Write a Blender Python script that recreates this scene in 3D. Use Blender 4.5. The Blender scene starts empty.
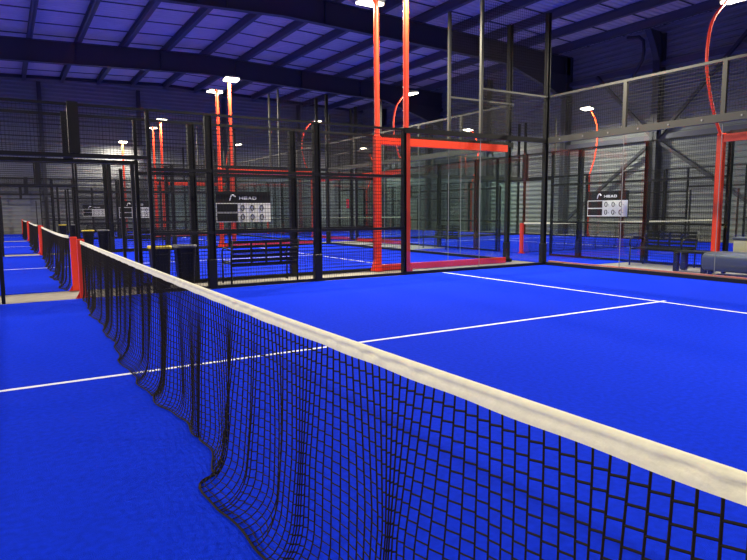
import bpy, math, random
from mathutils import Vector, Matrix

random.seed(4)
S = bpy.context.scene
COL = S.collection
PI = math.pi

# ------------------------------------------------------------------ camera
CX, CY, CZ = -0.9079, -0.1564, 1.3086
YAW, PITCH, ROLL, FPX = 0.54450, -0.11422, -0.00673, 606.16
fwd = Vector((math.sin(YAW)*math.cos(PITCH), math.cos(YAW)*math.cos(PITCH), math.sin(PITCH)))
rgt = Vector((math.cos(YAW), -math.sin(YAW), 0))
upv = rgt.cross(fwd)
r2 = math.cos(ROLL)*rgt + math.sin(ROLL)*upv
u2 = -math.sin(ROLL)*rgt + math.cos(ROLL)*upv
cam = bpy.data.cameras.new('camera')
cam.sensor_fit = 'HORIZONTAL'; cam.sensor_width = 36.0
cam.lens = FPX/747*36.0
cam.clip_start = 0.05; cam.clip_end = 200
co = bpy.data.objects.new('camera', cam); COL.objects.link(co)
m = Matrix.Identity(4)
for i in range(3):
    m[i][0] = r2[i]; m[i][1] = u2[i]; m[i][2] = -fwd[i]; m[i][3] = (CX, CY, CZ)[i]
co.matrix_world = m
S.camera = co

# ------------------------------------------------------------------ world, exposure
w = bpy.data.worlds.new('night'); S.world = w; w.use_nodes = True
bg = w.node_tree.nodes['Background']
bg.inputs[0].default_value = (0.10, 0.12, 0.25, 1); bg.inputs[1].default_value = 0.02
S.view_settings.view_transform = 'Standard'
S.view_settings.look = 'None'
S.view_settings.gamma = 1.0
S.view_settings.use_curve_mapping = False
S.view_settings.exposure = 0.0
S.cycles.transparent_max_bounces = 40
S.cycles.max_bounces = 8
S.cycles.diffuse_bounces = 5
LAMP_W = 610.0
LAMP_COL = (1.0, 0.92, 0.74)


# ------------------------------------------------------------------ materials
def mat(name, col, rough=0.6, metal=0.0, noise=0.0, nscale=20.0, bump=0.0, bscale=200.0, spec=0.5):
    M_ = bpy.data.materials.new(name); M_.use_nodes = True
    nt = M_.node_tree; b = nt.nodes['Principled BSDF']
    b.inputs['Base Color'].default_value = (*col, 1)
    b.inputs['Roughness'].default_value = rough
    b.inputs['Metallic'].default_value = metal
    b.inputs['Specular IOR Level'].default_value = spec
    tc = nt.nodes.new('ShaderNodeTexCoord')
    if noise > 0:
        n = nt.nodes.new('ShaderNodeTexNoise'); n.inputs['Scale'].default_value = nscale
        n.inputs['Detail'].default_value = 5
        nt.links.new(tc.outputs['Object'], n.inputs['Vector'])
        cr = nt.nodes.new('ShaderNodeValToRGB')
        cr.color_ramp.elements[0].position = 0.3; cr.color_ramp.elements[1].position = 0.7
        cr.color_ramp.elements[0].color = (*[c*(1-noise) for c in col], 1)
        cr.color_ramp.elements[1].color = (*[min(1, c*(1+noise)) for c in col], 1)
        nt.links.new(n.outputs['Fac'], cr.inputs['Fac'])
        nt.links.new(cr.outputs['Color'], b.inputs['Base Color'])
    if bump > 0:
        n2 = nt.nodes.new('ShaderNodeTexNoise'); n2.inputs['Scale'].default_value = bscale
        nt.links.new(tc.outputs['Object'], n2.inputs['Vector'])
        bp = nt.nodes.new('ShaderNodeBump'); bp.inputs['Strength'].default_value = bump
        bp.inputs['Distance'].default_value = 0.01
        nt.links.new(n2.outputs['Fac'], bp.inputs['Height'])
        nt.links.new(bp.outputs['Normal'], b.inputs['Normal'])
    return M_


def glass_mat():
    M_ = bpy.data.materials.new('clear_glass'); M_.use_nodes = True
    nt = M_.node_tree; nt.nodes.clear()
    out = nt.nodes.new('ShaderNodeOutputMaterial')
    mix = nt.nodes.new('ShaderNodeMixShader')
    tr = nt.nodes.new('ShaderNodeBsdfTransparent'); tr.inputs[0].default_value = (0.93, 0.965, 0.955, 1)
    gl = nt.nodes.new('ShaderNodeBsdfGlossy'); gl.inputs['Roughness'].default_value = 0.02
    gl.inputs['Color'].default_value = (0.9, 0.95, 0.93, 1)
    lw = nt.nodes.new('ShaderNodeLayerWeight'); lw.inputs['Blend'].default_value = 0.5
    pw = nt.nodes.new('ShaderNodeMath'); pw.operation = 'POWER'; pw.inputs[1].default_value = 5.0
    ma = nt.nodes.new('ShaderNodeMath'); ma.operation = 'MULTIPLY_ADD'; ma.inputs[1].default_value = 0.95; ma.inputs[2].default_value = 0.035
    nt.links.new(lw.outputs['Facing'], pw.inputs[0]); nt.links.new(pw.outputs[0], ma.inputs[0])
    nt.links.new(ma.outputs[0], mix.inputs[0]); nt.links.new(tr.outputs[0], mix.inputs[1])
    nt.links.new(gl.outputs[0], mix.inputs[2]); nt.links.new(mix.outputs[0], out.inputs[0])
    return M_


def emit_mat(name, col, s):
    M_ = bpy.data.materials.new(name); M_.use_nodes = True
    b = M_.node_tree.nodes['Principled BSDF']
    b.inputs['Base Color'].default_value = (*col, 1)
    b.inputs['Emission Color'].default_value = (*col, 1)
    b.inputs['Emission Strength'].default_value = s
    return M_


M = dict(
    turf=mat('blue_turf', (0.004, 0.028, 0.60), 0.95, noise=0.14, nscale=28, bump=0.6, bscale=240, spec=0.04),
    line=mat('white_line', (0.80, 0.80, 0.84), 0.9, bump=0.4, bscale=260, spec=0.1),
    concrete=mat('concrete', (0.23, 0.205, 0.165), 0.8, noise=0.12, nscale=6, bump=0.1, bscale=60),
    black=mat('black_steel', (0.006, 0.006, 0.006), 0.45, spec=0.3),
    steel=mat('dull_grey_steel', (0.06, 0.06, 0.052), 0.4, metal=0.5),
    wire=mat('black_wire', (0.006, 0.006, 0.006), 0.5, spec=0.3),
    red=mat('red_paint', (0.85, 0.045, 0.012), 0.4),
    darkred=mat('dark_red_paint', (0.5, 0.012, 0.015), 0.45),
    glass=glass_mat(),
    cord=mat('black_cord', (0.012, 0.009, 0.007), 0.8, spec=0.2),
    band=mat('cream_tape', (0.93, 0.89, 0.62), 0.75, noise=0.05, nscale=30, bump=0.15, bscale=90),
    clad=mat('grey_cladding', (0.20, 0.21, 0.215), 0.6, noise=0.06, nscale=1.5),
    roof=mat('pale_roof_deck', (0.60, 0.52, 0.56), 0.6, noise=0.05, nscale=1.2),
    beam=mat('dark_blue_grey_steel', (0.035, 0.036, 0.05), 0.55),
    purlin=mat('blue_grey_steel', (0.09, 0.09, 0.12), 0.55),
    white=mat('white_panel', (0.78, 0.78, 0.74), 0.6),
    boardblack=mat('black_panel', (0.006, 0.006, 0.006), 0.5, spec=0.3),
    print_=mat('printed_white', (0.85, 0.85, 0.85), 0.6),
    ink=mat('printed_black', (0.01, 0.01, 0.01), 0.6),
    plastic=mat('black_plastic', (0.007, 0.007, 0.008), 0.4, spec=0.3),
    yellow=mat('yellow_bag', (0.75, 0.58, 0.05), 0.5),
    sofa=mat('dark_navy_leatherette', (0.035, 0.04, 0.055), 0.45),
    beige=mat('beige_fabric', (0.42, 0.36, 0.25), 0.9, bump=0.2),
    lampface=emit_mat('lamp_diffuser', (1.0, 0.92, 0.70), 9.0),
    lampbody=mat('lamp_housing', (0.25, 0.25, 0.25), 0.4, metal=0.5),
    orange=mat('orange_reflection_strip', (0.55, 0.16, 0.08), 0.6),  # reflected red-orange light as a plain colour
    redsign=mat('red_sign', (0.75, 0.02, 0.03), 0.4),
    bin_green=mat('grey_plastic', (0.2, 0.2, 0.2), 0.5),
)


# ------------------------------------------------------------------ mesh helpers
class MB:
    def __init__(s): s.v = []; s.f = []

    def box(s, a, b):
        x0, y0, z0 = a; x1, y1, z1 = b
        n = len(s.v)
        s.v += [(x0, y0, z0), (x1, y0, z0), (x1, y1, z0), (x0, y1, z0), (x0, y0, z1), (x1, y0, z1), (x1, y1, z1), (x0, y1, z1)]
        s.f += [tuple(n+i for i in q) for q in ((0, 3, 2, 1), (4, 5, 6, 7), (0, 1, 5, 4), (1, 2, 6, 5), (2, 3, 7, 6), (3, 0, 4, 7))]
        return s

    def cbox(s, a, b, c=0.01):
        """box with chamfered vertical edges and top"""
        x0, y0, z0 = a; x1, y1, z1 = b
        ring = [(x0+c, y0), (x1-c, y0), (x1, y0+c), (x1, y1-c), (x1-c, y1), (x0+c, y1), (x0, y1-c), (x0, y0+c)]
        cx, cy = (x0+x1)/2, (y0+y1)/2
        rin = [(cx+(x-cx)*(1-2*c/(x1-x0)), cy+(y-cy)*(1-2*c/(y1-y0))) for x, y in ring]
        n = len(s.v)
        s.v += [(*q, z0+c) for q in ring] + [(*q, z1-c) for q in ring] + [(*q, z1) for q in rin] + [(*q, z0) for q in rin]
        for i in range(8):
            j = (i+1) % 8
            s.f += [(n+i, n+j, n+8+j, n+8+i), (n+8+i, n+8+j, n+16+j, n+16+i), (n+24+i, n+24+j, n+j, n+i)]
        s.f += [tuple(n+16+i for i in range(8)), tuple(n+24+i for i in reversed(range(8)))]
        return s

    def tube(s, path, r, k=8, caps=True):
        P = [Vector(q) for q in path]; base = len(s.v)
        t0 = (P[1]-P[0]).normalized()
        a = Vector((0, 0, 1)) if abs(t0.z) < 0.9 else Vector((1, 0, 0))
        nrm = t0.cross(a).normalized()
        for i, q in enumerate(P):
            t = (P[min(i+1, len(P)-1)]-P[max(i-1, 0)]).normalized()
            nrm = (nrm - t*nrm.dot(t)).normalized(); bi = t.cross(nrm)
            rr = r[i] if isinstance(r, (list, tuple)) else r
            for j in range(k):
                an = 2*PI*j/k + PI/4
                s.v.append(tuple(q + nrm*(rr*math.cos(an)) + bi*(rr*math.sin(an))))
        for i in range(len(P)-1):
            for j in range(k):
                j2 = (j+1) % k
                s.f.append((base+i*k+j, base+i*k+j2, base+(i+1)*k+j2, base+(i+1)*k+j))
        if caps:
            s.f.append(tuple(base+j for j in reversed(range(k))))
            s.f.append(tuple(base+(len(P)-1)*k+j for j in range(k)))
        return s

    def bar(s, a, b, wx, wy):
        """square bar between two points, width wx horizontally, wy the other way"""
        A, B = Vector(a), Vector(b); t = (B-A).normalized()
        h = t.cross(Vector((0, 0, 1)))
        h = h.normalized() if h.length > 1e-4 else Vector((1, 0, 0))
        q = t.cross(h)
        n = len(s.v)
        for P in (A, B):
            for sx, sy in ((-1, -1), (1, -1), (1, 1), (-1, 1)):
                s.v.append(tuple(P + h*(sx*wx/2) + q*(sy*wy/2)))
        s.f += [tuple(n+i for i in q_) for q_ in ((3, 2, 1, 0), (4, 5, 6, 7), (0, 1, 5, 4), (1, 2, 6, 5), (2, 3, 7, 6), (3, 0, 4, 7))]
        return s

    def extrude(s, poly, y0, y1):
        """polygon in x,z extruded along y"""
        n = len(s.v); k = len(poly)
        s.v += [(x, y0, z) for x, z in poly] + [(x, y1, z) for x, z in poly]
        s.f += [tuple(range(n, n+k)), tuple(reversed(range(n+k, n+2*k)))]
        s.f += [(n+i, n+k+i, n+k+(i+1) % k, n+(i+1) % k) for i in range(k)]
        return s

    def xf(s, mtx):
        s.v = [tuple(mtx @ Vector(q)) for q in s.v]; return s

    def mesh(s, name, material, smooth=False):
        me = bpy.data.meshes.new(name); me.from_pydata(s.v, [], s.f); me.update()
        me.materials.append(material)
        if smooth:
            for pl in me.polygons: pl.use_smooth = True
        return me

    def build(s, name, material, parent=None, smooth=False, loc=None, rotz=0.0):
        return put(name, s.mesh(name, material, smooth), parent, loc, rotz)


def put(name, me, parent=None, loc=None, rotz=0.0):
    o = bpy.data.objects.new(name, me); COL.objects.link(o)
    if parent: o.parent = parent
    if loc: o.location = loc
    o.rotation_euler = (0, 0, rotz)
    return o


def tag(o, label, cat, group=None):
    o['label'] = label; o['category'] = cat
    if group: o['group'] = group
    return o


def thing(name, label, cat, loc=(0, 0, 0), rotz=0.0, group=None):
    o = bpy.data.objects.new(name, None); COL.objects.link(o)
    o.location = loc; o.rotation_euler = (0, 0, rotz); o.empty_display_size = 0.2
    return tag(o, label, cat, group)


def copy_tree(o, parent=None):
    c = o.copy(); COL.objects.link(c)
    if parent: c.parent = parent
    for ch in list(KIDS.get(o.name, [])) or list(o.children): copy_tree(ch, c)
    return c


KIDS = {}


def dup(root, loc, rotz, label):
    c = copy_tree(root); c.location = loc; c.rotation_euler = (0, 0, rotz); c['label'] = label
    return c


def struct(o):
    o['kind'] = 'structure'; return o


# ------------------------------------------------------------------ the hall
XW0, XW1, YW0, YW1, ZE = -13.0, 25.0, -3.2, 44.3, 10.1
XR, SL = 8.8, 0.036      # ridge position and roof slope


def rz(x): return -SL*abs(x-XR)


struct(MB().box((XW0, YW0, -0.3), (XW1, YW1, -0.012)).build('floor', M['concrete']))


def ribbed(L, H, pitch=0.25, depth=0.04):
    """horizontal ribs, sheet in the x-z plane facing -y, extruded along x 0..L"""
    prof = []; z = 0.0
    while z < H - 1e-6:
        for dz, dy in ((0, 0), (0.45, 0), (0.55, -depth), (0.9, -depth)):
            zz = z + dz*pitch
            if zz < H: prof.append((zz, dy))
        z += pitch
    prof.append((H, 0))
    b = MB()
    for zz, dy in prof: b.v += [(0, dy, zz), (L, dy, zz)]
    for i in range(len(prof)-1): b.f.append((2*i, 2*i+1, 2*i+3, 2*i+2))
    n = len(b.v)
    b.v += [(0, 0.12, 0), (L, 0.12, 0), (L, 0.12, H), (0, 0.12, H)]
    b.f.append((n+1, n, n+3, n+2))
    return b


HW = ZE + 0.2
ribbed(XW1-XW0, HW).build('wall_far', M['clad'], loc=(XW0, YW1, 0))['kind'] = 'structure'
ribbed(YW1-YW0, HW).build('wall_right', M['clad'], loc=(XW1, YW1, 0), rotz=-PI/2)['kind'] = 'structure'
ribbed(YW1-YW0, HW).build('wall_left', M['clad'], loc=(XW0, YW0, 0), rotz=PI/2)['kind'] = 'structure'
ribbed(XW1-XW0, HW).build('wall_near', M['clad'], loc=(XW1, YW0, 0), rotz=PI)['kind'] = 'structure'

# corrugated roof deck: ribs run along x
b = MB(); prof = []; y = YW0
while y < YW1:
    for dy, dz in ((0, 0), (0.20, 0), (0.225, 0.05), (0.275, 0.05)):
        if y+dy < YW1: prof.append((y+dy, ZE+dz))
    y += 0.30
prof.append((YW1, ZE))
for yy, zz in prof: b.v += [(XW0, yy, zz+rz(XW0)), (XR, yy, zz), (XW1, yy, zz+rz(XW1))]
for i in range(len(prof)-1):
    for k in (0, 1): b.f.append((3*i+k, 3*i+1+k, 3*i+4+k, 3*i+3+k))
n = len(b.v)
b.v += [(XW0, YW0, ZE+0.25), (XW1, YW0, ZE+0.25), (XW1, YW1, ZE+0.25), (XW0, YW1, ZE+0.25)]
b.f.append((n, n+1, n+2, n+3))
ceil = struct(b.build('ceiling', M['roof']))


def gable(y0, y1, z0, z1, x0=XW0, x1=XW1):
    """bar across the hall that follows the two roof slopes"""
    return MB().extrude([(x0, z0+rz(x0)), (XR, z0), (XR, z1), (x0, z1+rz(x0))], y0, y1).extrude([(XR, z0), (x1, z0+rz(x1)), (x1, z1+rz(x1)), (XR, z1)], y0, y1)


y = 13.0
while y < YW1-1:
    gable(y, y+0.06, ZE-0.03, ZE+0.01).build('roof_seam', M['beam'], ceil)
    y += 2.1


def ibeam(y, z0, z1, x0=XW0, x1=XW1, haunch=True):
    o = struct(gable(y-0.02, y+0.02, z0, z1).build('roof_beam', M['beam']))
    b = gable(y-0.14, y+0.14, z0-0.03, z0); f2 = gable(y-0.14, y+0.14, z1-0.03, z1)
    n = len(b.v); b.v += f2.v; b.f += [tuple(q+n for q in f) for f in f2.f]
    b.build('beam_flange', M['beam'], o)
    if haunch:
        b = MB().extrude([(x1-4.6, z0-0.45), (x1, z0-0.6), (x1, z0-2.0), (x1-1.6, z0-1.35)], y-0.12, y+0.12)
        b.build('beam_haunch', M['beam'], o)
    for x in (-10.0, -4.0, 2.6, 6.6, 10.6, 14.6, 18.6):
        MB().box((x-0.02, y-0.12, z0+rz(x)), (x+0.02, y+0.12, z1+rz(x))).build('stiffener', M['beam'], o)
    return o


ZP = 9.72
ibeam(22.5, 8.80, ZP)
ibeam(33.5, 8.72, ZP)
struct(gable(44.05, 44.22, ZE-0.2, ZE-0.02).build('eave_beam', M['beam']))
# purlins along y, resting on the beams
x = -11.92
while x < XW1-0.5:
    b = MB(); d = rz(x)
    b.box((x-0.02, 12.0, ZP+d), (x+0.02, 44.04, ZE+d-0.005)); b.box((x-0.10, 12.0, ZP+d), (x+0.10, 44.04, ZP+d+0.02))
    b.box((x-0.10, 12.0, ZE+d-0.04), (x+0.10, 44.04, ZE+d-0.01))
    struct(b.build('roof_purlin', M['purlin']))
    x += 2.1
# columns of the right wall
for i, yc in enumerate((11.3, 17.25, 22.5, 28.6, 34.6, 40.6)):
    x0 = XW1-0.5
    b = MB().box((x0, yc-0.02, 0), (XW1-0.04, yc+0.02, 9.1))
    b.box((x0, yc-0.17, 0), (x0+0.03, yc+0.17, 9.1)); b.box((XW1-0.09, yc-0.17, 0), (XW1-0.05, yc+0.17, 9.1))
    o = struct(b.build('wall_column', M['beam']))
    MB().box((x0-0.12, yc-0.25, -0.01), (XW1-0.05, yc+0.25, 0.03)).build('base_plate', M['beam'], o)
    if i == 1:
        b = MB().extrude([(x0-0.7, 9.15), (x0, 9.1), (x0, 7.9), (x0-0.3, 8.5)], yc-0.14, yc+0.14)
        b.build('column_bracket', M['beam'], o)
# columns of the far wall
for xc in (-10.33, -4.43, 1.47, 7.37, 13.27, 19.17):
    b = MB().box((xc-0.12, YW1-0.32, 0), (xc+0.12, YW1-0.29, 9.45)).box((xc-0.015, YW1-0.3, 0), (xc+0.015, YW1-0.06, 9.4))
    b.box((xc-0.12, YW1-0.09, 0), (xc+0.12, YW1-0.06, 9.4))
    struct(b.build('wall_column', M['beam']))
# girts and bracing on the right wall
for z in (4.55, 7.75):
    struct(MB().box((XW1-0.22, 9.0, z-0.11), (XW1-0.06, YW1-0.3, z+0.11)).build('wall_girt', M['purlin']))
for (ya, za, yb, zb) in ((17.45, 4.3, 22.2, 0.8), (17.05, 4.3, 11.5, 0.5), (17.05, 4.6, 12.6, 9.1), (17.45, 4.6, 20.6, 7.8)):
    struct(MB().bar((XW1-0.3, ya, za), (XW1-0.3, yb, zb), 0.12, 0.14).build('wall_brace', M['beam']))
# rain pipe beside the column
P = [(XW1-0.75, 18.6, 9.15), (XW1-0.75, 18.0, 9.05), (XW1-0.7, 17.8, 8.85), (XW1-0.7, 17.75, 8.4), (XW1-0.7, 17.8, 8.0), (XW1-0.45, 18.4, 7.5), (XW1-0.15, 18.7, 7.3)]
tag(MB().tube(P, 0.07, 10).build('drain_pipe', M['beam'], smooth=True), 'dark bent drain pipe high beside the right wall column', 'pipe')

# ------------------------------------------------------------------ courts: turf carpets with their lines
def turf(ox, oy, rot):
    """local frame: u along the court (net at u=0), v across 0..10"""
    o = struct(MB().box((-10.02, 0.0, -0.011), (10.02, 10.0, 0.0)).build('court_turf', M['turf'], loc=(ox, oy, 0), rotz=rot))
    L = 6.95; h = 0.0015
    for s in (-1, 1):
        MB().box((s*L-0.025, 0.02, 0.0002), (s*L+0.025, 9.98, h)).build('service_line', M['line'], o)
    b = MB().box((-L-0.12, 4.975, 0.0004), (L+0.12, 5.025, h+0.0004))
    b.build('centre_line', M['line'], o)
    return o


AY = [0.0, 11.2, 22.2, 33.2]
for y0 in AY: turf(0, y0, 0)
EX, EYC, FYC = 12.4, 13.1, 33.6
# courts across the corridor: u runs along -y, v runs along +x
turf(EX, EYC, -PI/2)
turf(EX, FYC, -PI/2)
struct(MB().box((10.42, 9.45, -0.011), (EX-0.08, 16.5, 0.0)).build('corridor_turf', M['turf']))
struct(MB().box((10.42, 23.0, -0.011), (EX-0.08, 44.0, 0.0)).build('corridor_turf', M['turf']))
struct(MB().box((10.115, 0, -0.012), (10.15, 10.0, 0.095)).build('trim_1', M['orange']))  # added strip standing in for the orange reflection along the kerb, no real trim

# ------------------------------------------------------------------ wire mesh panels, posts, glass
ZT = 2.92


def mesh_panel(W, z0, z1, pu=0.05, pz=0.065, r=0.0022):
    b = MB(); n = int(round(W/pu)); mz = int(round((z1-z0)/pz))
    for i in range(n+1):
        u = W*i/n
        b.box((u-0.85*r, -r, z0), (u+0.85*r, r, z1))
    for j in range(mz+1):
        z = z0+(z1-z0)*j/mz
        b.box((0, -3*r, z-1.9*r), (W, -r, z+1.9*r))
    return b


def net_panel(W, z0, z1, p=0.06, r=0.002):
    b = MB(); n = int(W/p); mz = int((z1-z0)/p)
    for i in range(n+1):
        u = W*i/n; b.box((u-r, -r, z0), (u+r, r, z1))
    for j in range(mz+1):
        z = z0+(z1-z0)*j/mz; b.box((0, -r, z-r), (W, r, z+r))
    return b


ME = {}


def me(key, fn, material, smooth=False):
    if key not in ME: ME[key] = fn().mesh(key[0], M[material], smooth)
    return ME[key]


def part(name, key, fn, material, par, loc=None, rotz=0.0, smooth=False):
    return put(name, me((name,)+key, fn, material, smooth), par, loc, rotz)


def post_part(par, u, h, rot=0.0, wu=0.12, wv=0.10, foot=True):
    c, s = math.cos(rot), math.sin(rot)
    p = part('post', (h, wu, wv), lambda: MB().box((-wu/2, -0.03, 0), (-wu/2+0.012, wv-0.03, h)).box((wu/2-0.012, -0.03, 0), (wu/2, wv-0.03, h))
             .box((-wu/2+0.012, wv/2-0.04, 0), (wu/2-0.012, wv/2-0.02, h)), 'black', par, (u*c, u*s, 0), rot)
    if foot:
        part('post_foot', (), lambda: MB().cbox((-0.078, -0.04, 0.0), (0.066, 0.08, 0.5), 0.008).box((-0.10, -0.06, 0.0), (0.10, 0.11, 0.012)), 'black', p)
    return p


def half_side(par, rot, umax=10.0, tall8=5.75, tall10=5.75, ucorner=10.0):
    """parts of one half of a side fence for u in 0..umax, the whole turned by rot about the net line"""
    c, s = math.cos(rot), math.sin(rot)
    vo = 0.0
    L = lambda u: (u*c, u*s, 0)
    # gate post, middle lintel, upper grid
    part('gate_post', (), lambda: MB().box((-0.025, -0.02, 0), (0.025, 0.03, 2.05)), 'black', par, L(0.86 if rot == 0 else 0.99), rot)
    post_part(par, 1.12, ZT, rot, 0.06, 0.06, foot=False)
    part('mesh_panel', (1.12, 2.15, ZT), lambda: mesh_panel(1.12, 2.15, ZT), 'wire', par, L(0.0), rot)
    part('lintel', (1.12,), lambda: MB().box((0, -0.025, 2.13), (1.12, 0.025, 2.19)), 'black', par, L(0.0), rot)
    segs = [(1.12, 2), (2, 4), (4, 6)]
    for a, b_ in segs:
        if b_ > umax+0.01: continue
        W = b_-a
        part('mesh_panel', (W, 0.05, ZT), lambda: mesh_panel(W, 0.05, ZT), 'wire', par, L(a), rot)
        for z in (0.95, 1.98):
            part('middle_rail', (W, z), lambda: MB().box((0, -0.02, z-0.025), (W, 0.02, z+0.025)), 'black', par, L(a), rot)
    for u in (2, 4, 6):
        if u <= umax: post_part(par, u+(0.08, 0.07, 0.01)[u//2-1], ZT, rot, wu=0.12 if u < 6 else 0.075, foot=u < 6)
    ue = min(umax, 6.0)
    part('top_rail', (ue,), lambda: MB().box((0, -0.02, ZT-0.04), (ue, 0.02, ZT)), 'black', par, L(0.0), rot)
    part('bottom_rail', (ue,), lambda: MB().box((1.12, -0.03, 0.0), (ue, 0.03, 0.05)), 'black', par, L(0.0), rot)
    if umax > 9:
        for a in (6, 8):
            part('glass_panel', (2,), lambda: MB().box((0.006, -0.006, 0.06), (1.994, 0.006, 2.84)), 'glass', par, L(a), rot)
        part('glass_joint', (), lambda: MB().box((-0.004, -0.007, 0.06), (0.004, 0.007, 2.84)), 'bin_green', par, L(8), rot)
        part('glass_top_beam', (), lambda: MB().box((6, -0.03, 2.84), (10, 0.05, 2.94)), 'black', par, L(0), rot)
        part('glass_base_beam', (), lambda: MB().box((6, -0.04, 0), (10, 0.05, 0.06)), 'black', par, L(0), rot)
        part('mesh_panel', (2, 2.94, 3.9), lambda: mesh_panel(2, 2.94, 3.9), 'wire', par, L(8), rot)
        part('upper_rail', (), lambda: MB().box((8, -0.02, 3.86), (10, 0.02, 3.9)), 'steel', par, L(0), rot)
        q = part('tall_pole', (tall8,), lambda: MB().box((-0.03, -0.03, 2.94), (0.03, 0.03, tall8)), 'steel', par, L(8), rot)
        post_part(par, ucorner, tall10, rot, 0.10, 0.10)
        if tall8 > 4:
            part('ball_netting', (), lambda: net_panel(2, 3.9, 5.7), 'cord', par, L(8), rot)


def centre_part(par):
    part('hanging_post', (), lambda: MB().box((-0.075, -0.05, 2.19), (0.075, 0.05, ZT+0.02)), 'black', par, (0.06, 0, 0))


def side_fence(ox, oy, rot, label, neg='short', ucorner=10.0):
    o = thing('court_fence', label, 'fence', (ox, oy, 0), rot, 'side fences of the courts')
    half_side(o, 0.0, ucorner=ucorner)
    half_side(o, PI, 10.0 if neg == 'full' else 4.0)
    centre_part(o)
    return o


side_fence(0, 10.05, 0, 'black wire mesh and glass side fence along the far side of the nearest court')
side_fence(0, 11.15, 0, 'black mesh fence just behind the concrete strip with the bench and bins', ucorner=9.88)
side_fence(0, 21.25, 0, 'mesh fence on the far side of the second court in the row')
side_fence(0, 22.15, 0, 'mesh fence on the near side of the third court in the row')
side_fence(0, 32.25, 0, 'mesh fence on the far side of the third court, deep in the hall')
side_fence(0, 33.15, 0, 'mesh fence on the near side of the court by the far wall')
side_fence(0, 43.25, 0, 'mesh fence right along the far hall wall')
side_fence(EX-0.05, EYC, -PI/2, 'mesh fence across the corridor, behind the bench and sofa at right', neg='full')
side_fence(22.45, EYC, -PI/2, 'mesh fence along the braced right hall wall', neg='full')
side_fence(EX-0.05, FYC, -PI/2, 'mesh fence at the corridor side of the farthest court at back right', neg='full')
side_fence(22.45, FYC, -PI/2, 'mesh fence along the right wall at the back of the hall', neg='full')


def end_wall(ox, oy, rot, label, clamps=False):
    o = thing('glass_end_wall', label, 'glass wall', (ox, oy, 0), rot, 'glass end walls of the courts')
    for i in range(5):
        u = 2*i
        part('glass_panel', (2,), lambda: MB().box((0.006, -0.006, 0.06), (1.994, 0.006, 2.84)), 'glass', o, (u, 0, 0))
        part('mesh_panel', (2, 2.94, 3.9), lambda: mesh_panel(2, 2.94, 3.9), 'wire', o, (u, 0, 0))
        if i:
            part('glass_joint', (), lambda: MB().box((-0.004, -0.007, 0.06), (0.004, 0.007, 2.84)), 'bin_green', o, (u, 0, 0))
            part('upper_post', (), lambda: MB().box((-0.04, -0.03, 2.94), (0.04, 0.03, 3.86)), 'steel', o, (u, 0, 0))
        if clamps:
            for du in (0.35, 1.0, 1.65):
                part('clamp_bolt', (), lambda: MB().tube([(0, 0.045, 2.89), (0, 0.065, 2.89)], 0.018, 10), 'lampbody', o, (u+du, 0, 0))
    part('glass_top_beam', ('e',), lambda: MB().box((0, -0.03, 2.82), (10, 0.05, 2.96)), 'steel', o)
    part('glass_base_beam', ('e',), lambda: MB().box((0, -0.05, 0), (10, 0.05, 0.07)), 'black', o)
    part('upper_rail', ('e',), lambda: MB().box((0, -0.025, 3.86), (10, 0.025, 3.91)), 'steel', o)
    return o


end_wall(10.05, 0.0, PI/2, 'glass end wall with mesh on top at right, in front of the sofa', True)
end_wall(10.05, 11.2, PI/2, 'glass end wall of the second court, beyond the red frame')
end_wall(10.05, 22.2, PI/2, 'glass end wall of the third court in the row')
end_wall(10.05, 33.2, PI/2, 'glass end wall of the court by the far wall')
end_wall(EX, 23.05, 0, 'glass end wall closing the right-hand court at its far end')
end_wall(EX, 23.55, 0, 'glass end wall at the near end of the farthest court at back right')

# ------------------------------------------------------------------ nets

NY = 250; CELL = 0.04; ROWS = 24
XB = [(0, -0.10), (0.6, -0.16), (1.2, -0.08), (1.6, -0.10), (1.9, -0.12), (2.2, -0.18), (2.5, -0.19), (2.8, -0.11), (3.05, -0.04), (3.3, -0.02), (3.55, -0.03),
      (3.86, -0.08), (4.2, -0.11), (4.8, -0.12), (5.4, -0.15), (5.9, -0.11), (6.3, -0.07), (7.0, -0.09), (7.5, -0.04), (8.2, -0.10), (8.8, -0.05), (9.5, -0.02), (10, -0.03)]
GATH = [(0.55, 0.08, 0.5), (1.22, 0.20, 0.95), (1.83, 0.18, 0.93), (2.05, 0.06, 0.6), (2.35, 0.09, 0.6), (2.72, 0.17, 0.93), (3.28, 0.20, 0.93),
        (4.26, 0.18, 0.85), (5.52, 0.18, 0.85), (6.4, 0.14, 0.5), (7.2, 0.2, 0.6), (8.3, 0.2, 0.6), (9.2, 0.15, 0.6)]


def interp(T, y):
    for (a, va), (b_, vb) in zip(T, T[1:]):
        if a <= y <= b_:
            t = (y-a)/(b_-a); t = t*t*(3-2*t); return va+(vb-va)*t
    return T[-1][1] if y > T[-1][0] else T[0][1]


def topz(y): return 0.882 + 0.045*math.exp(-y/2.0)


def netx(y): return 0.06*max(0, y-2)/8


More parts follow.
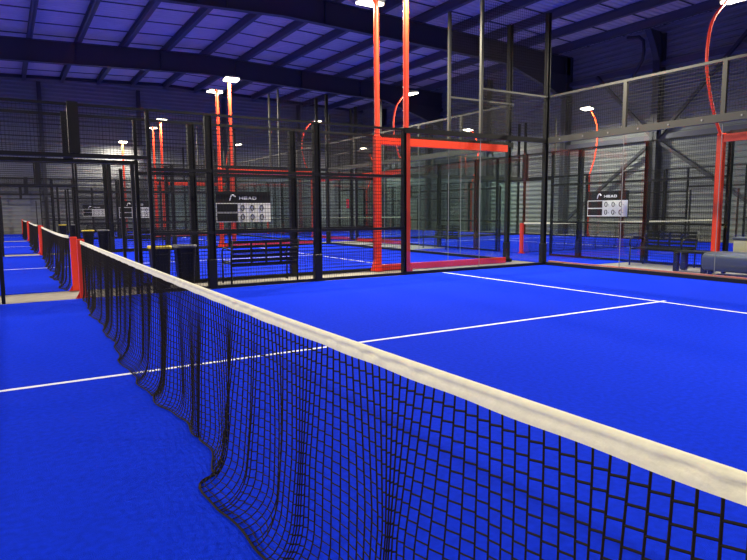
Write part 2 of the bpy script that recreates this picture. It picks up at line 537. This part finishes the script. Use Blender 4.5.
def build_net_parts(par):
    b = MB(); P = []
    for i in range(NY+1):
        y0 = i*CELL; col = []
        xb = interp(XB, y0)
        rip = 0.024*math.sin(9.0*y0+0.9*math.sin(3.1*y0)) + 0.011*math.sin(21*y0+1.3+math.sin(2*y0))
        rip *= 1.0 if y0 < 5 else 0.6
        zt = topz(y0)-0.042
        for j in range(ROWS+1):
            s = j/ROWS; L = ROWS*CELL
            z_lin = zt - j*CELL
            # hanging part, then a rounded turn on to the floor
            turn = 0.16
            if z_lin > turn: z = z_lin; k = 0.0
            else:
                q = min(1.0, (turn-z_lin)/(turn+max(0.05, L-zt)))
                z = turn*(1-math.sin(q*PI/2))+0.006*math.sin(q*PI/2); k = 1-math.cos(q*PI/2)
            hang = max(0.0, min(1.0, (zt-z)/zt))
            x = 0.30*xb*hang**2 + 0.70*xb*k + rip*hang*(1-0.3*k)
            # gathers pull the meshes together further down
            y = y0
            for g, wd, am in GATH:
                d = (y0-g)/wd
                if abs(d) < 3:
                    f = min(1.0, 0.08+1.7*hang)
                    y -= (y0-g)*math.exp(-d*d)*am*f
                    x -= 0.030*math.exp(-(d*1.6)**2)*am*hang*(1-k)
            z += 0.0
            col.append(Vector((x+netx(y), y, max(z, 0.006))))
        P.append(col)
    r = 0.0032

    def seg(A, B, rr=r):
        t = B-A
        if t.length < 1e-6: return
        t.normalize()
        a = Vector((1, 0, 0)) if abs(t.x) < 0.8 else Vector((0, 0, 1))
        h = t.cross(a).normalized(); q = t.cross(h)
        n = len(b.v)
        for Q in (A, B):
            for an in (0, PI/2, PI, 3*PI/2):
                b.v.append(tuple(Q+h*(rr*math.cos(an))+q*(rr*math.sin(an))))
        for k_ in range(4):
            k2 = (k_+1) % 4
            b.f.append((n+k_, n+k2, n+4+k2, n+4+k_))
    for i in range(NY+1):
        for j in range(ROWS):
            seg(P[i][j], P[i][j+1])
    for i in range(NY):
        for j in range(1, ROWS+1):
            a, c = P[i][j], P[i+1][j]
            if j < ROWS:
                dz = 0.09; a = a.lerp(P[i][j-1], dz); c = c.lerp(P[i+1][j+1], dz)
            seg(a, c, r*0.9 if j < ROWS else r*1.9)
    b.build('net_mesh', M['cord'], par)
    # folded tape over the headline cable
    t = MB(); n = 500; rnd = random.Random(8)
    ph = [rnd.uniform(0, 6) for _ in range(4)]
    prof0 = [(-0.006, -0.047), (-0.007, -0.039), (-0.0065, -0.028), (-0.0045, -0.021), (-0.008, -0.014), (-0.010, -0.006), (-0.006, 0.0), (0, 0.002),
             (0.006, 0.0), (0.010, -0.006), (0.008, -0.014), (0.0045, -0.021), (0.0065, -0.028), (0.007, -0.039), (0.006, -0.047)]
    k = len(prof0)
    for i in range(n+1):
        y = 10.0*i/n
        for q, (px_, pz_) in enumerate(prof0):
            wr = 0.0
            if -0.035 < pz_ < -0.008:
                wr = 0.0034*(math.sin(46*y+ph[0]+pz_*120)+0.6*math.sin(71*y+ph[1]+pz_*150)) * (0.5+0.5*math.sin(5.3*y+ph[2]))
            sg = -1 if px_ < 0 else 1
            low = 0.003*math.sin(17*y+ph[3]) if pz_ < -0.043 else 0
            t.v.append((px_+sg*wr+netx(y), y, topz(y)+pz_+low*0.5))
    for i in range(n):
        for q in range(k-1):
            t.f.append((i*k+q, (i+1)*k+q, (i+1)*k+q+1, i*k+q+1))
    t.build('headband', M['band'], par, smooth=True)
    # steel cable inside, visible at the ends
    MB().tube([(0, -0.03, topz(0)-0.012), (0, 0.01, topz(0)-0.008)], 0.005, 8).tube([(0.06, 10.0, topz(10)-0.008), (0.06, 10.02, topz(10)-0.01)], 0.005, 8).build('cable', M['steel'], par)
    return par


net0 = build_net_parts(thing('court_net', 'large black net with cream top tape crossing the foreground', 'net', (0, 0.0, 0), 0, 'court nets'))
bpy.context.view_layer.update()
for loc, rot, lab in (((0, AY[1], 0), 0, 'second net in the row, just beyond the nearest pair of red posts'),
                      ((0, AY[2], 0), 0, 'third net in the row at far left'),
                      ((0, AY[3], 0), 0, 'farthest net in the row, close to the far wall'),
                      ((EX, EYC, 0), -PI/2, 'net with white top tape on the court behind the bench at right'),
                      ((EX, FYC, 0), -PI/2, 'distant net on the farthest court at back right, seen through the glass')):
    dup(net0, loc, rot, lab)

# net posts
def make_net_post():
    o = thing('net_post', 'red net post at the near end, out by the camera', 'post', group='red net posts')
    MB().cbox((-0.052, -0.04, 0.0), (0.052, 0.04, 0.905), 0.008).build('post_tube', M['red'], o)
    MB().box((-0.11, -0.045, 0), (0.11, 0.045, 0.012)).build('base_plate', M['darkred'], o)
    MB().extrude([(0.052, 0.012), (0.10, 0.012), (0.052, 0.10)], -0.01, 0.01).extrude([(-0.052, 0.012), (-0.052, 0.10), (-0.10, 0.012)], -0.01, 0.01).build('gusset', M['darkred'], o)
    return o


np0 = make_net_post(); np0.location = (0, 10.04+0.0, 0)
np0['label'] = 'narrow red net post holding the far end of the foreground net'
np0.location = (0.065, 10.075, 0)
bpy.context.view_layer.update()
for y, lab in ((11.125, 'red net post at the near end of the second net'), (21.275, 'red post at the far end of the second net'), (22.125, 'red post at the near end of the third net'),
               (32.275, 'red post at the far end of the third net'), (33.125, 'red post at the near end of the farthest net in the row'), (43.275, 'red post of the farthest net, against the far wall')):
    dup(np0, (0.06, y, 0), 0, lab)
for x, y, lab in ((EX-0.08, EYC, 'short red post at the left end of the net behind the corner glass'), (22.475, EYC, 'red post at the right end of the net behind the bench'),
                  (EX-0.08, FYC, 'red post at the corridor end of the distant net'), (22.475, FYC, 'red post at the wall end of the distant net')):
    dup(np0, (x, y, 0), -PI/2, lab)

# ------------------------------------------------------------------ light poles and red frames
def arc_pole(bow, zs=1.0):
    """curved tube from z=2.85 up: bows out by -v then comes back over the court (+v). local v is y"""
    pts = []
    for (v, z) in ((0.0, 2.80), (-0.14, 3.05), (-0.34, 3.5), (-0.50, 4.1), (-0.52, 4.6), (-0.42, 5.1), (-0.12*bow, 5.5), (0.06, 5.66)):
        pts.append((0, v*bow if z < 5.4 else v, 2.8+(z-2.8)*zs))
    # smooth
    out = []
    for i in range(len(pts)-1):
        p0 = Vector(pts[max(i-1, 0)]); p1 = Vector(pts[i]); p2 = Vector(pts[i+1]); p3 = Vector(pts[min(i+2, len(pts)-1)])
        for k in range(4):
            t = k/4
            out.append(0.5*((2*p1)+(-p0+p2)*t+(2*p0-5*p1+4*p2-p3)*t*t+(-p0+3*p1-3*p2+p3)*t**3))
    out.append(Vector(pts[-1]))
    return out


def add_lamp(o, emit=True, ztop=5.66):
    h = MB().box((-0.25, -0.17, 0.0), (0.25, 0.19, 0.05))
    for i in range(7): h.box((-0.22+0.07*i, -0.14, 0.05), (-0.205+0.07*i, 0.16, 0.08))
    tilt = Matrix.Rotation(math.radians(7), 4, 'X')
    T = Matrix.Translation((0, 0.24, ztop)) @ tilt
    hd = h.xf(T).build('lamp_head', M['lampbody'], o)
    MB().box((-0.24, -0.16, -0.05), (0.24, 0.18, 0.0)).xf(T).build('lamp_lens', M['lampface'], hd)
    if emit:
        ld = bpy.data.lights.get('court_lamp_light')
        if not ld:
            ld = bpy.data.lights.new('court_lamp_light', 'AREA'); ld.shape = 'RECTANGLE'; ld.size = 0.42; ld.size_y = 0.26
            ld.energy = LAMP_W; ld.color = LAMP_COL
        lo = bpy.data.objects.new('lamp_light', ld); COL.objects.link(lo); lo.parent = hd
        lo.matrix_local = T @ Matrix.Translation((0, 0.01, -0.06))


def light_pole(loc, rot, label, frame=0, emit=True, bow=0.0):
    """local +y points into the lit court; frame = +1 or -1: red glass frame along local x"""
    o = thing('light_pole', label, 'light pole', loc, rot, 'red light poles')
    MB().cbox((-0.07, -0.06, 0.0), (0.07, 0.06, 2.88), 0.008).box((-0.10, -0.12, 0), (0.10, 0.06, 0.015)).build('upright', M['red'], o)
    MB().extrude([(-0.15, 0.015), (-0.07, 0.015), (-0.07, 0.25)], -0.05, 0.05).build('foot_gusset', M['red'], o)
    zs = 1.0 if frame else 1.09
    MB().tube(arc_pole(bow, zs), 0.030 if bow else 0.058, 10).build('curved_pole', M['red'], o, smooth=True)
    add_lamp(o, emit, 2.8+2.86*zs)
    if frame:
        L = 3.70*frame
        a, c = sorted((0.08*frame, L))
        fr = MB().box((a, -0.05, 2.70), (c, 0.05, 2.86)).build('top_beam', M['red'], o)
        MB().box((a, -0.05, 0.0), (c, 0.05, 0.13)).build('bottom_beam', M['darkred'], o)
    return o


PX = 6.12
light_pole((6.155, 10.20, 0), PI, 'red light pole behind the mesh post left of the corner glass, lamp above the frame')
light_pole((5.97, 11.02, 0), 0, 'tall red light pole with red frame standing behind the concrete strip, topmost lamp', 1)
light_pole((6.22, 21.40, 0), PI, 'red light pole at the far side of the second court, left one of the pair')
light_pole((5.96, 22.02, 0), 0, 'red light pole with frame at the near side of the third court', 1)
light_pole((6.2, 32.40, 0), PI, 'distant red light pole at the far side of the third court')
light_pole((5.95, 33.02, 0), 0, 'distant red light pole with frame at the near side of the last court', 1)
light_pole((PX, 43.42, 0), PI, 'most distant red light pole, against the far wall')
light_pole((EX-0.17, 7.23, 0), -PI/2, 'stout red light pole with frame beside the sofa at right', 1, bow=1.35)
light_pole((EX-0.21, 19.1, 0), -PI/2, 'red curved light pole with lamp seen above the red frame', -1, bow=1.0)
light_pole((22.62, 19.2, 0), PI/2, 'thin red curved light pole by the right wall, beside the scoreboard', bow=1.0)
light_pole((22.62, 7.0, 0), PI/2, 'red light pole near the right wall outside the frame', bow=1.0)
light_pole((EX-0.17, 27.3, 0), -PI/2, 'distant red light pole at the corridor side of the farthest court', 1, bow=1.0)
light_pole((EX-0.17, 39.0, 0), -PI/2, 'red light pole at the corridor side, nearest the far wall', -1, bow=1.0)
light_pole((22.62, 27.6, 0), PI/2, 'distant red light pole by the right wall beyond the net', bow=1.0)
light_pole((22.62, 39.6, 0), PI/2, 'red light pole in the far right corner of the hall', bow=1.0)
for x, y, r, lab in ((-PX, 10.20, PI, 'light pole beyond the left edge on the far side of the nearest court'), (-PX, 11.05, 0, 'light pole beyond the left edge at the second court'),
                     (-PX, 21.4, PI, 'light pole beyond the left edge, far side of the second court'), (-PX, 22.02, 0, 'light pole beyond the left edge at the third court'),
                     (-PX, 32.4, PI, 'light pole beyond the left edge, far side of the third court'), (-PX, 33.02, 0, 'light pole beyond the left edge at the last court'),
                     (PX, -0.15, 0, 'light pole behind the camera on the right half of the nearest court'), (-PX, -0.15, 0, 'light pole behind the camera on the left half of the nearest court')):
    light_pole((x, y, 0), r, lab)

# ------------------------------------------------------------------ scoreboards
def make_board():
    """face looks to -y, x 0..1.04, z 0..0.54"""
    o = thing('scoreboard', '', 'scoreboard', group='scoreboards on the fences')
    W, H = 1.07, 0.57
    MB().box((0, 0, 0), (W, 0.03, H)).build('back_panel', M['boardblack'], o)
    MB().box((0.0, -0.004, 0.0), (W, 0, 0.36)).build('score_field', M['white'], o)
    for z0 in (0.02, 0.195):
        MB().box((0.015, -0.008, z0), (0.41, -0.004, z0+0.15)).build('name_slot', M['boardblack'], o)
    for z0 in (0.04, 0.215):
        for x0 in (0.47, 0.66, 0.85):
            ring = [(x0+0.04+0.032*math.cos(a)*1.0, -0.006, z0+0.055+0.05*math.sin(a)) for a in [2*PI*k/16 for k in range(17)]]
            d = MB().tube(ring, 0.010, 4, caps=False)
            d.box((x0+0.10, -0.008, z0+0.035), (x0+0.115, -0.004, z0+0.05))
            d.build('digit', M['ink'], o)
    # lettering H E A D, wide bold capitals
    b = MB(); y0, y1 = -0.006, 0.0; zb, zh = 0.425, 0.055; t = 0.014

    def R(x0, z0, x1, z1): b.box((x0, y0, zb+z0), (x1, y1, zb+z1))
    x = 0.45; cw = 0.075
    R(x, 0, x+t, zh); R(x+cw-t, 0, x+cw, zh); R(x+t, zh/2-t/2, x+cw-t, zh/2+t/2)
    x += cw+0.014
    R(x, 0, x+t, zh)
    for z in (0, zh/2-t/2, zh-t): R(x+t, z, x+cw-0.005, z+t)
    x += cw+0.008
    b.extrude([(x, zb), (x+t*1.2, zb), (x+cw/2+0.006, zb+zh), (x+cw/2-0.010, zb+zh)], y0, y1)
    b.extrude([(x+cw-t*1.2, zb), (x+cw, zb), (x+cw/2+0.010, zb+zh), (x+cw/2-0.006, zb+zh)], y0, y1)
    R(x+0.02, 0.012, x+cw-0.02, 0.012+t*0.8)
    x += cw+0.014
    R(x, 0, x+t, zh); R(x+t, 0, x+cw-0.018, t); R(x+t, zh-t, x+cw-0.018, zh); R(x+cw-t, 0.012, x+cw, zh-0.012)
    b.extrude([(x+cw-0.018, zb), (x+cw, zb+0.012), (x+cw-t, zb+0.016), (x+cw-0.022, zb+t)], y0, y1)
    b.extrude([(x+cw-0.018, zb+zh), (x+cw-0.022, zb+zh-t), (x+cw-t, zb+zh-0.016), (x+cw, zb+zh-0.012)], y0, y1)
    b.build('lettering', M['print_'], o)
    # emblem: a leaning arch with a short right leg
    P = [(0.265, 0.405), (0.275, 0.445), (0.288, 0.48), (0.305, 0.502), (0.325, 0.510), (0.345, 0.503), (0.357, 0.485), (0.362, 0.468)]
    MB().tube([(x_, -0.003, z_) for x_, z_ in P], [0.010, 0.011, 0.012, 0.012, 0.012, 0.014, 0.017, 0.020], 6).build('emblem', M['print_'], o)
    MB().box((0.1, 0.03, 0.1), (0.14, 0.06, 0.46)).box((0.9, 0.03, 0.1), (0.94, 0.06, 0.46)).build('bracket', M['black'], o)
    return o


sb = make_board(); sb.location = (2.47, 11.05, 1.105)
sb['label'] = 'nearest scoreboard, above the black bench behind the mesh'
bpy.context.view_layer.update()
dup(sb, (2.45, 22.05, 1.11), 0, 'smaller scoreboard beyond the first bins, beside a red pole')
dup(sb, (2.45, 33.05, 1.11), 0, 'farthest small scoreboard at left, near the far wall')
eb = dup(sb, (EX-0.20, 10.62, 1.12), -PI/2, 'scoreboard on the fence at right, left of the braced wall column')
eb.scale = (1.12, 1.12, 1.12)

# ------------------------------------------------------------------ benches
def make_bench():
    """backrest at y=0 side, seat towards +y, length 1.35 along x"""
    o = thing('bench', '', 'bench', group='black slatted benches')
    L = 1.35
    b = MB()
    for i in range(6):
        z = 0.33+i*0.082; b.box((0.05, 0.005-0.014*i, z), (L-0.05, 0.022-0.014*i, z+0.05))
    for x in (0.40, 0.68, 0.96): b.box((x-0.012, -0.075, 0.36), (x+0.012, -0.03, 0.79))
    b.build('backrest', M['black'], o)
    s_ = MB()
    for i in range(6):
        y = 0.03+i*0.075; s_.box((0.05, y, 0.40-0.004*i), (L-0.05, y+0.05, 0.425-0.004*i))
    s_.build('seat', M['black'], o)
    for x in (0.04, L-0.04):
        MB().tube([(x, 0.0, 0.0), (x, -0.01, 0.40), (x, -0.085, 0.80)], 0.018, 8).build('leg', M['black'], o, smooth=True)
        MB().tube([(x, 0.50, 0.0), (x, 0.49, 0.40)], 0.018, 8).build('leg', M['black'], o, smooth=True)
        MB().tube([(x, 0.0, 0.38), (x, 0.5, 0.37)], 0.014, 8).build('seat_rail', M['black'], o, smooth=True)
        MB().tube([(x, 0.48, 0.38), (x, 0.52, 0.5), (x, 0.49, 0.60), (x, 0.40, 0.645), (x, 0.2, 0.64), (x, -0.05, 0.62)], 0.016, 8).build('armrest', M['black'], o, smooth=True)
    return o


be = make_bench(); be.location = (2.44, 10.30, 0)
be['label'] = 'black slatted bench on the concrete strip, under the nearest scoreboard'
bpy.context.view_layer.update()
dup(be, (2.50, 21.42, 0), 0, 'black bench deep at left, under the smaller scoreboard')
dup(be, (2.50, 32.42, 0), 0, 'black bench near the far wall, mostly hidden by posts')
dup(be, (12.08, 7.55, 0), PI/2, 'black metal bench behind the glass at right, facing the glass')
dup(be, (11.95, 15.6, 0), PI/2, 'black bench in the corridor seen through the red framed glass')


# ------------------------------------------------------------------ bins
def rrect(w, d, r=0.06, k=4):
    out = []
    for cx, cy, a0 in ((w/2-r, d/2-r, 0), (-w/2+r, d/2-r, PI/2), (-w/2+r, -d/2+r, PI), (w/2-r, -d/2+r, 3*PI/2)):
        for i in range(k+1):
            a = a0+PI/2*i/k; out.append((cx+r*math.cos(a), cy+r*math.sin(a)))
    return out


def loft(rings, close=True):
    b = MB(); k = len(rings[0])
    for rg in rings: b.v += rg
    for i in range(len(rings)-1):
        for j in range(k):
            j2 = (j+1) % k; b.f.append((i*k+j, i*k+j2, (i+1)*k+j2, (i+1)*k+j))
    if close:
        b.f.append(tuple(reversed(range(k)))); b.f.append(tuple((len(rings)-1)*k+j for j in range(k)))
    return b


def make_bin(rim):
    o = thing('waste_bin', '', 'bin', group='waste bins along the courts')
    sec = [(0.25, 0.25, 0.0), (0.26, 0.26, 0.02), (0.33, 0.33, 0.68), (0.33, 0.33, 0.71), (0.29, 0.29, 0.71), (0.24, 0.24, 0.05)]
    loft([[(x, y, z) for x, y in rrect(w_, d_)] for w_, d_, z in sec]).build('body', M['plastic'], o, smooth=False)
    sec = [(0.335, 0.335, 0.685), (0.355, 0.355, 0.69), (0.36, 0.36, 0.72), (0.345, 0.345, 0.73), (0.31, 0.31, 0.725), (0.30, 0.30, 0.6)]
    loft([[(x, y, z) for x, y in rrect(w_, d_)] for w_, d_, z in sec], False).build('bag_rim', M[rim], o, smooth=False)
    MB().box((-0.10, -0.185, 0.56), (0.10, -0.150, 0.59)).build('handle', M['plastic'], o)
    return o


b1 = make_bin('yellow'); b1.location = (1.35, 10.68, 0); b1['label'] = 'black waste bin with yellow bag rim behind the foreground net'
b2 = make_bin('bin_green'); b2.location = (1.79, 10.74, 0); b2['label'] = 'black waste bin with dark bag rim, right neighbour of the yellow-rimmed bin'
bpy.context.view_layer.update()
dup(b1, (1.42, 21.75, 0), 0, 'distant black bin with yellow rim beyond the red net posts')
dup(b2, (1.88, 21.75, 0), 0, 'distant dark bin just right of the distant yellow-rimmed bin')
dup(b1, (1.5, 32.75, 0), 0, 'tiny yellow-rimmed bin farthest away at left')
dup(b2, (1.96, 32.75, 0), 0, 'tiny dark bin farthest away at left, beside the yellow-rimmed one')

# ------------------------------------------------------------------ lounge at right
o = thing('low_table', 'small dark low table with thick legs in front of the bench at right', 'table', (11.30, 7.13, 0))
MB().cbox((-0.20, -0.36, 0.385), (0.20, 0.36, 0.43), 0.008).build('tabletop', M['plastic'], o)
for x in (-0.15, 0.15):
    for y in (-0.30, 0.30):
        MB().box((x-0.045, y-0.045, 0), (x+0.045, y+0.045, 0.385)).build('leg', M['plastic'], o)

o = thing('lounge_sofa', 'dark leatherette sofa with beige back behind the glass at right edge', 'sofa', (10.85, 6.74, 0))


def pill(x0, x1, y0, y1, z0, z1, r):
    """soft cushion: rounded in y-z section, lofted in x with rounded ends"""
    rings = []
    for t, sc in ((0, 0.80), (0.06, 0.95), (0.15, 1.0), (0.85, 1.0), (0.94, 0.95), (1, 0.80)):
        x = x0+(x1-x0)*t; rg = []
        cy, cz = (y0+y1)/2, (z0+z1)/2
        for (yy, zz) in rrect(y1-y0, z1-z0, r, 5):
            rg.append((x, cy+yy*(1-(1-sc)*0.15), cz+zz*sc))
        rings.append(rg)
    return loft(rings)


pill(0.0, 0.68, -1.75, 0.0, 0.08, 0.45, 0.11).build('seat', M['sofa'], o, smooth=True)
pill(0.62, 0.84, -1.75, -0.28, 0.30, 0.70, 0.06).build('backrest', M['beige'], o, smooth=True)
pill(0.60, 0.87, -1.77, -0.26, 0.68, 0.74, 0.028).build('piping', M['sofa'], o, smooth=True)
for x in (0.1, 0.58):
    for y in (-1.6, -0.15):
        MB().box((x-0.03, y-0.03, 0), (x+0.03, y+0.03, 0.12)).build('leg', M['plastic'], o)

# ------------------------------------------------------------------ small signs
tag(MB().box((-0.02, -0.11, -0.20), (0.0, 0.11, 0.20)).build('red_sign', M['redsign'], loc=(EX-0.12, 23.78, 1.62)), 'small red sign plate deep in the hall, left of the tall red pole', 'sign')
tag(MB().box((0, -0.14, -0.2), (0.02, 0.14, 0.2)).build('notice_sheet', M['white'], loc=(EX-0.12, 29.6, 1.5)), 'small white notice sheet on the distant fence, right of the nearest scoreboard', 'sign')
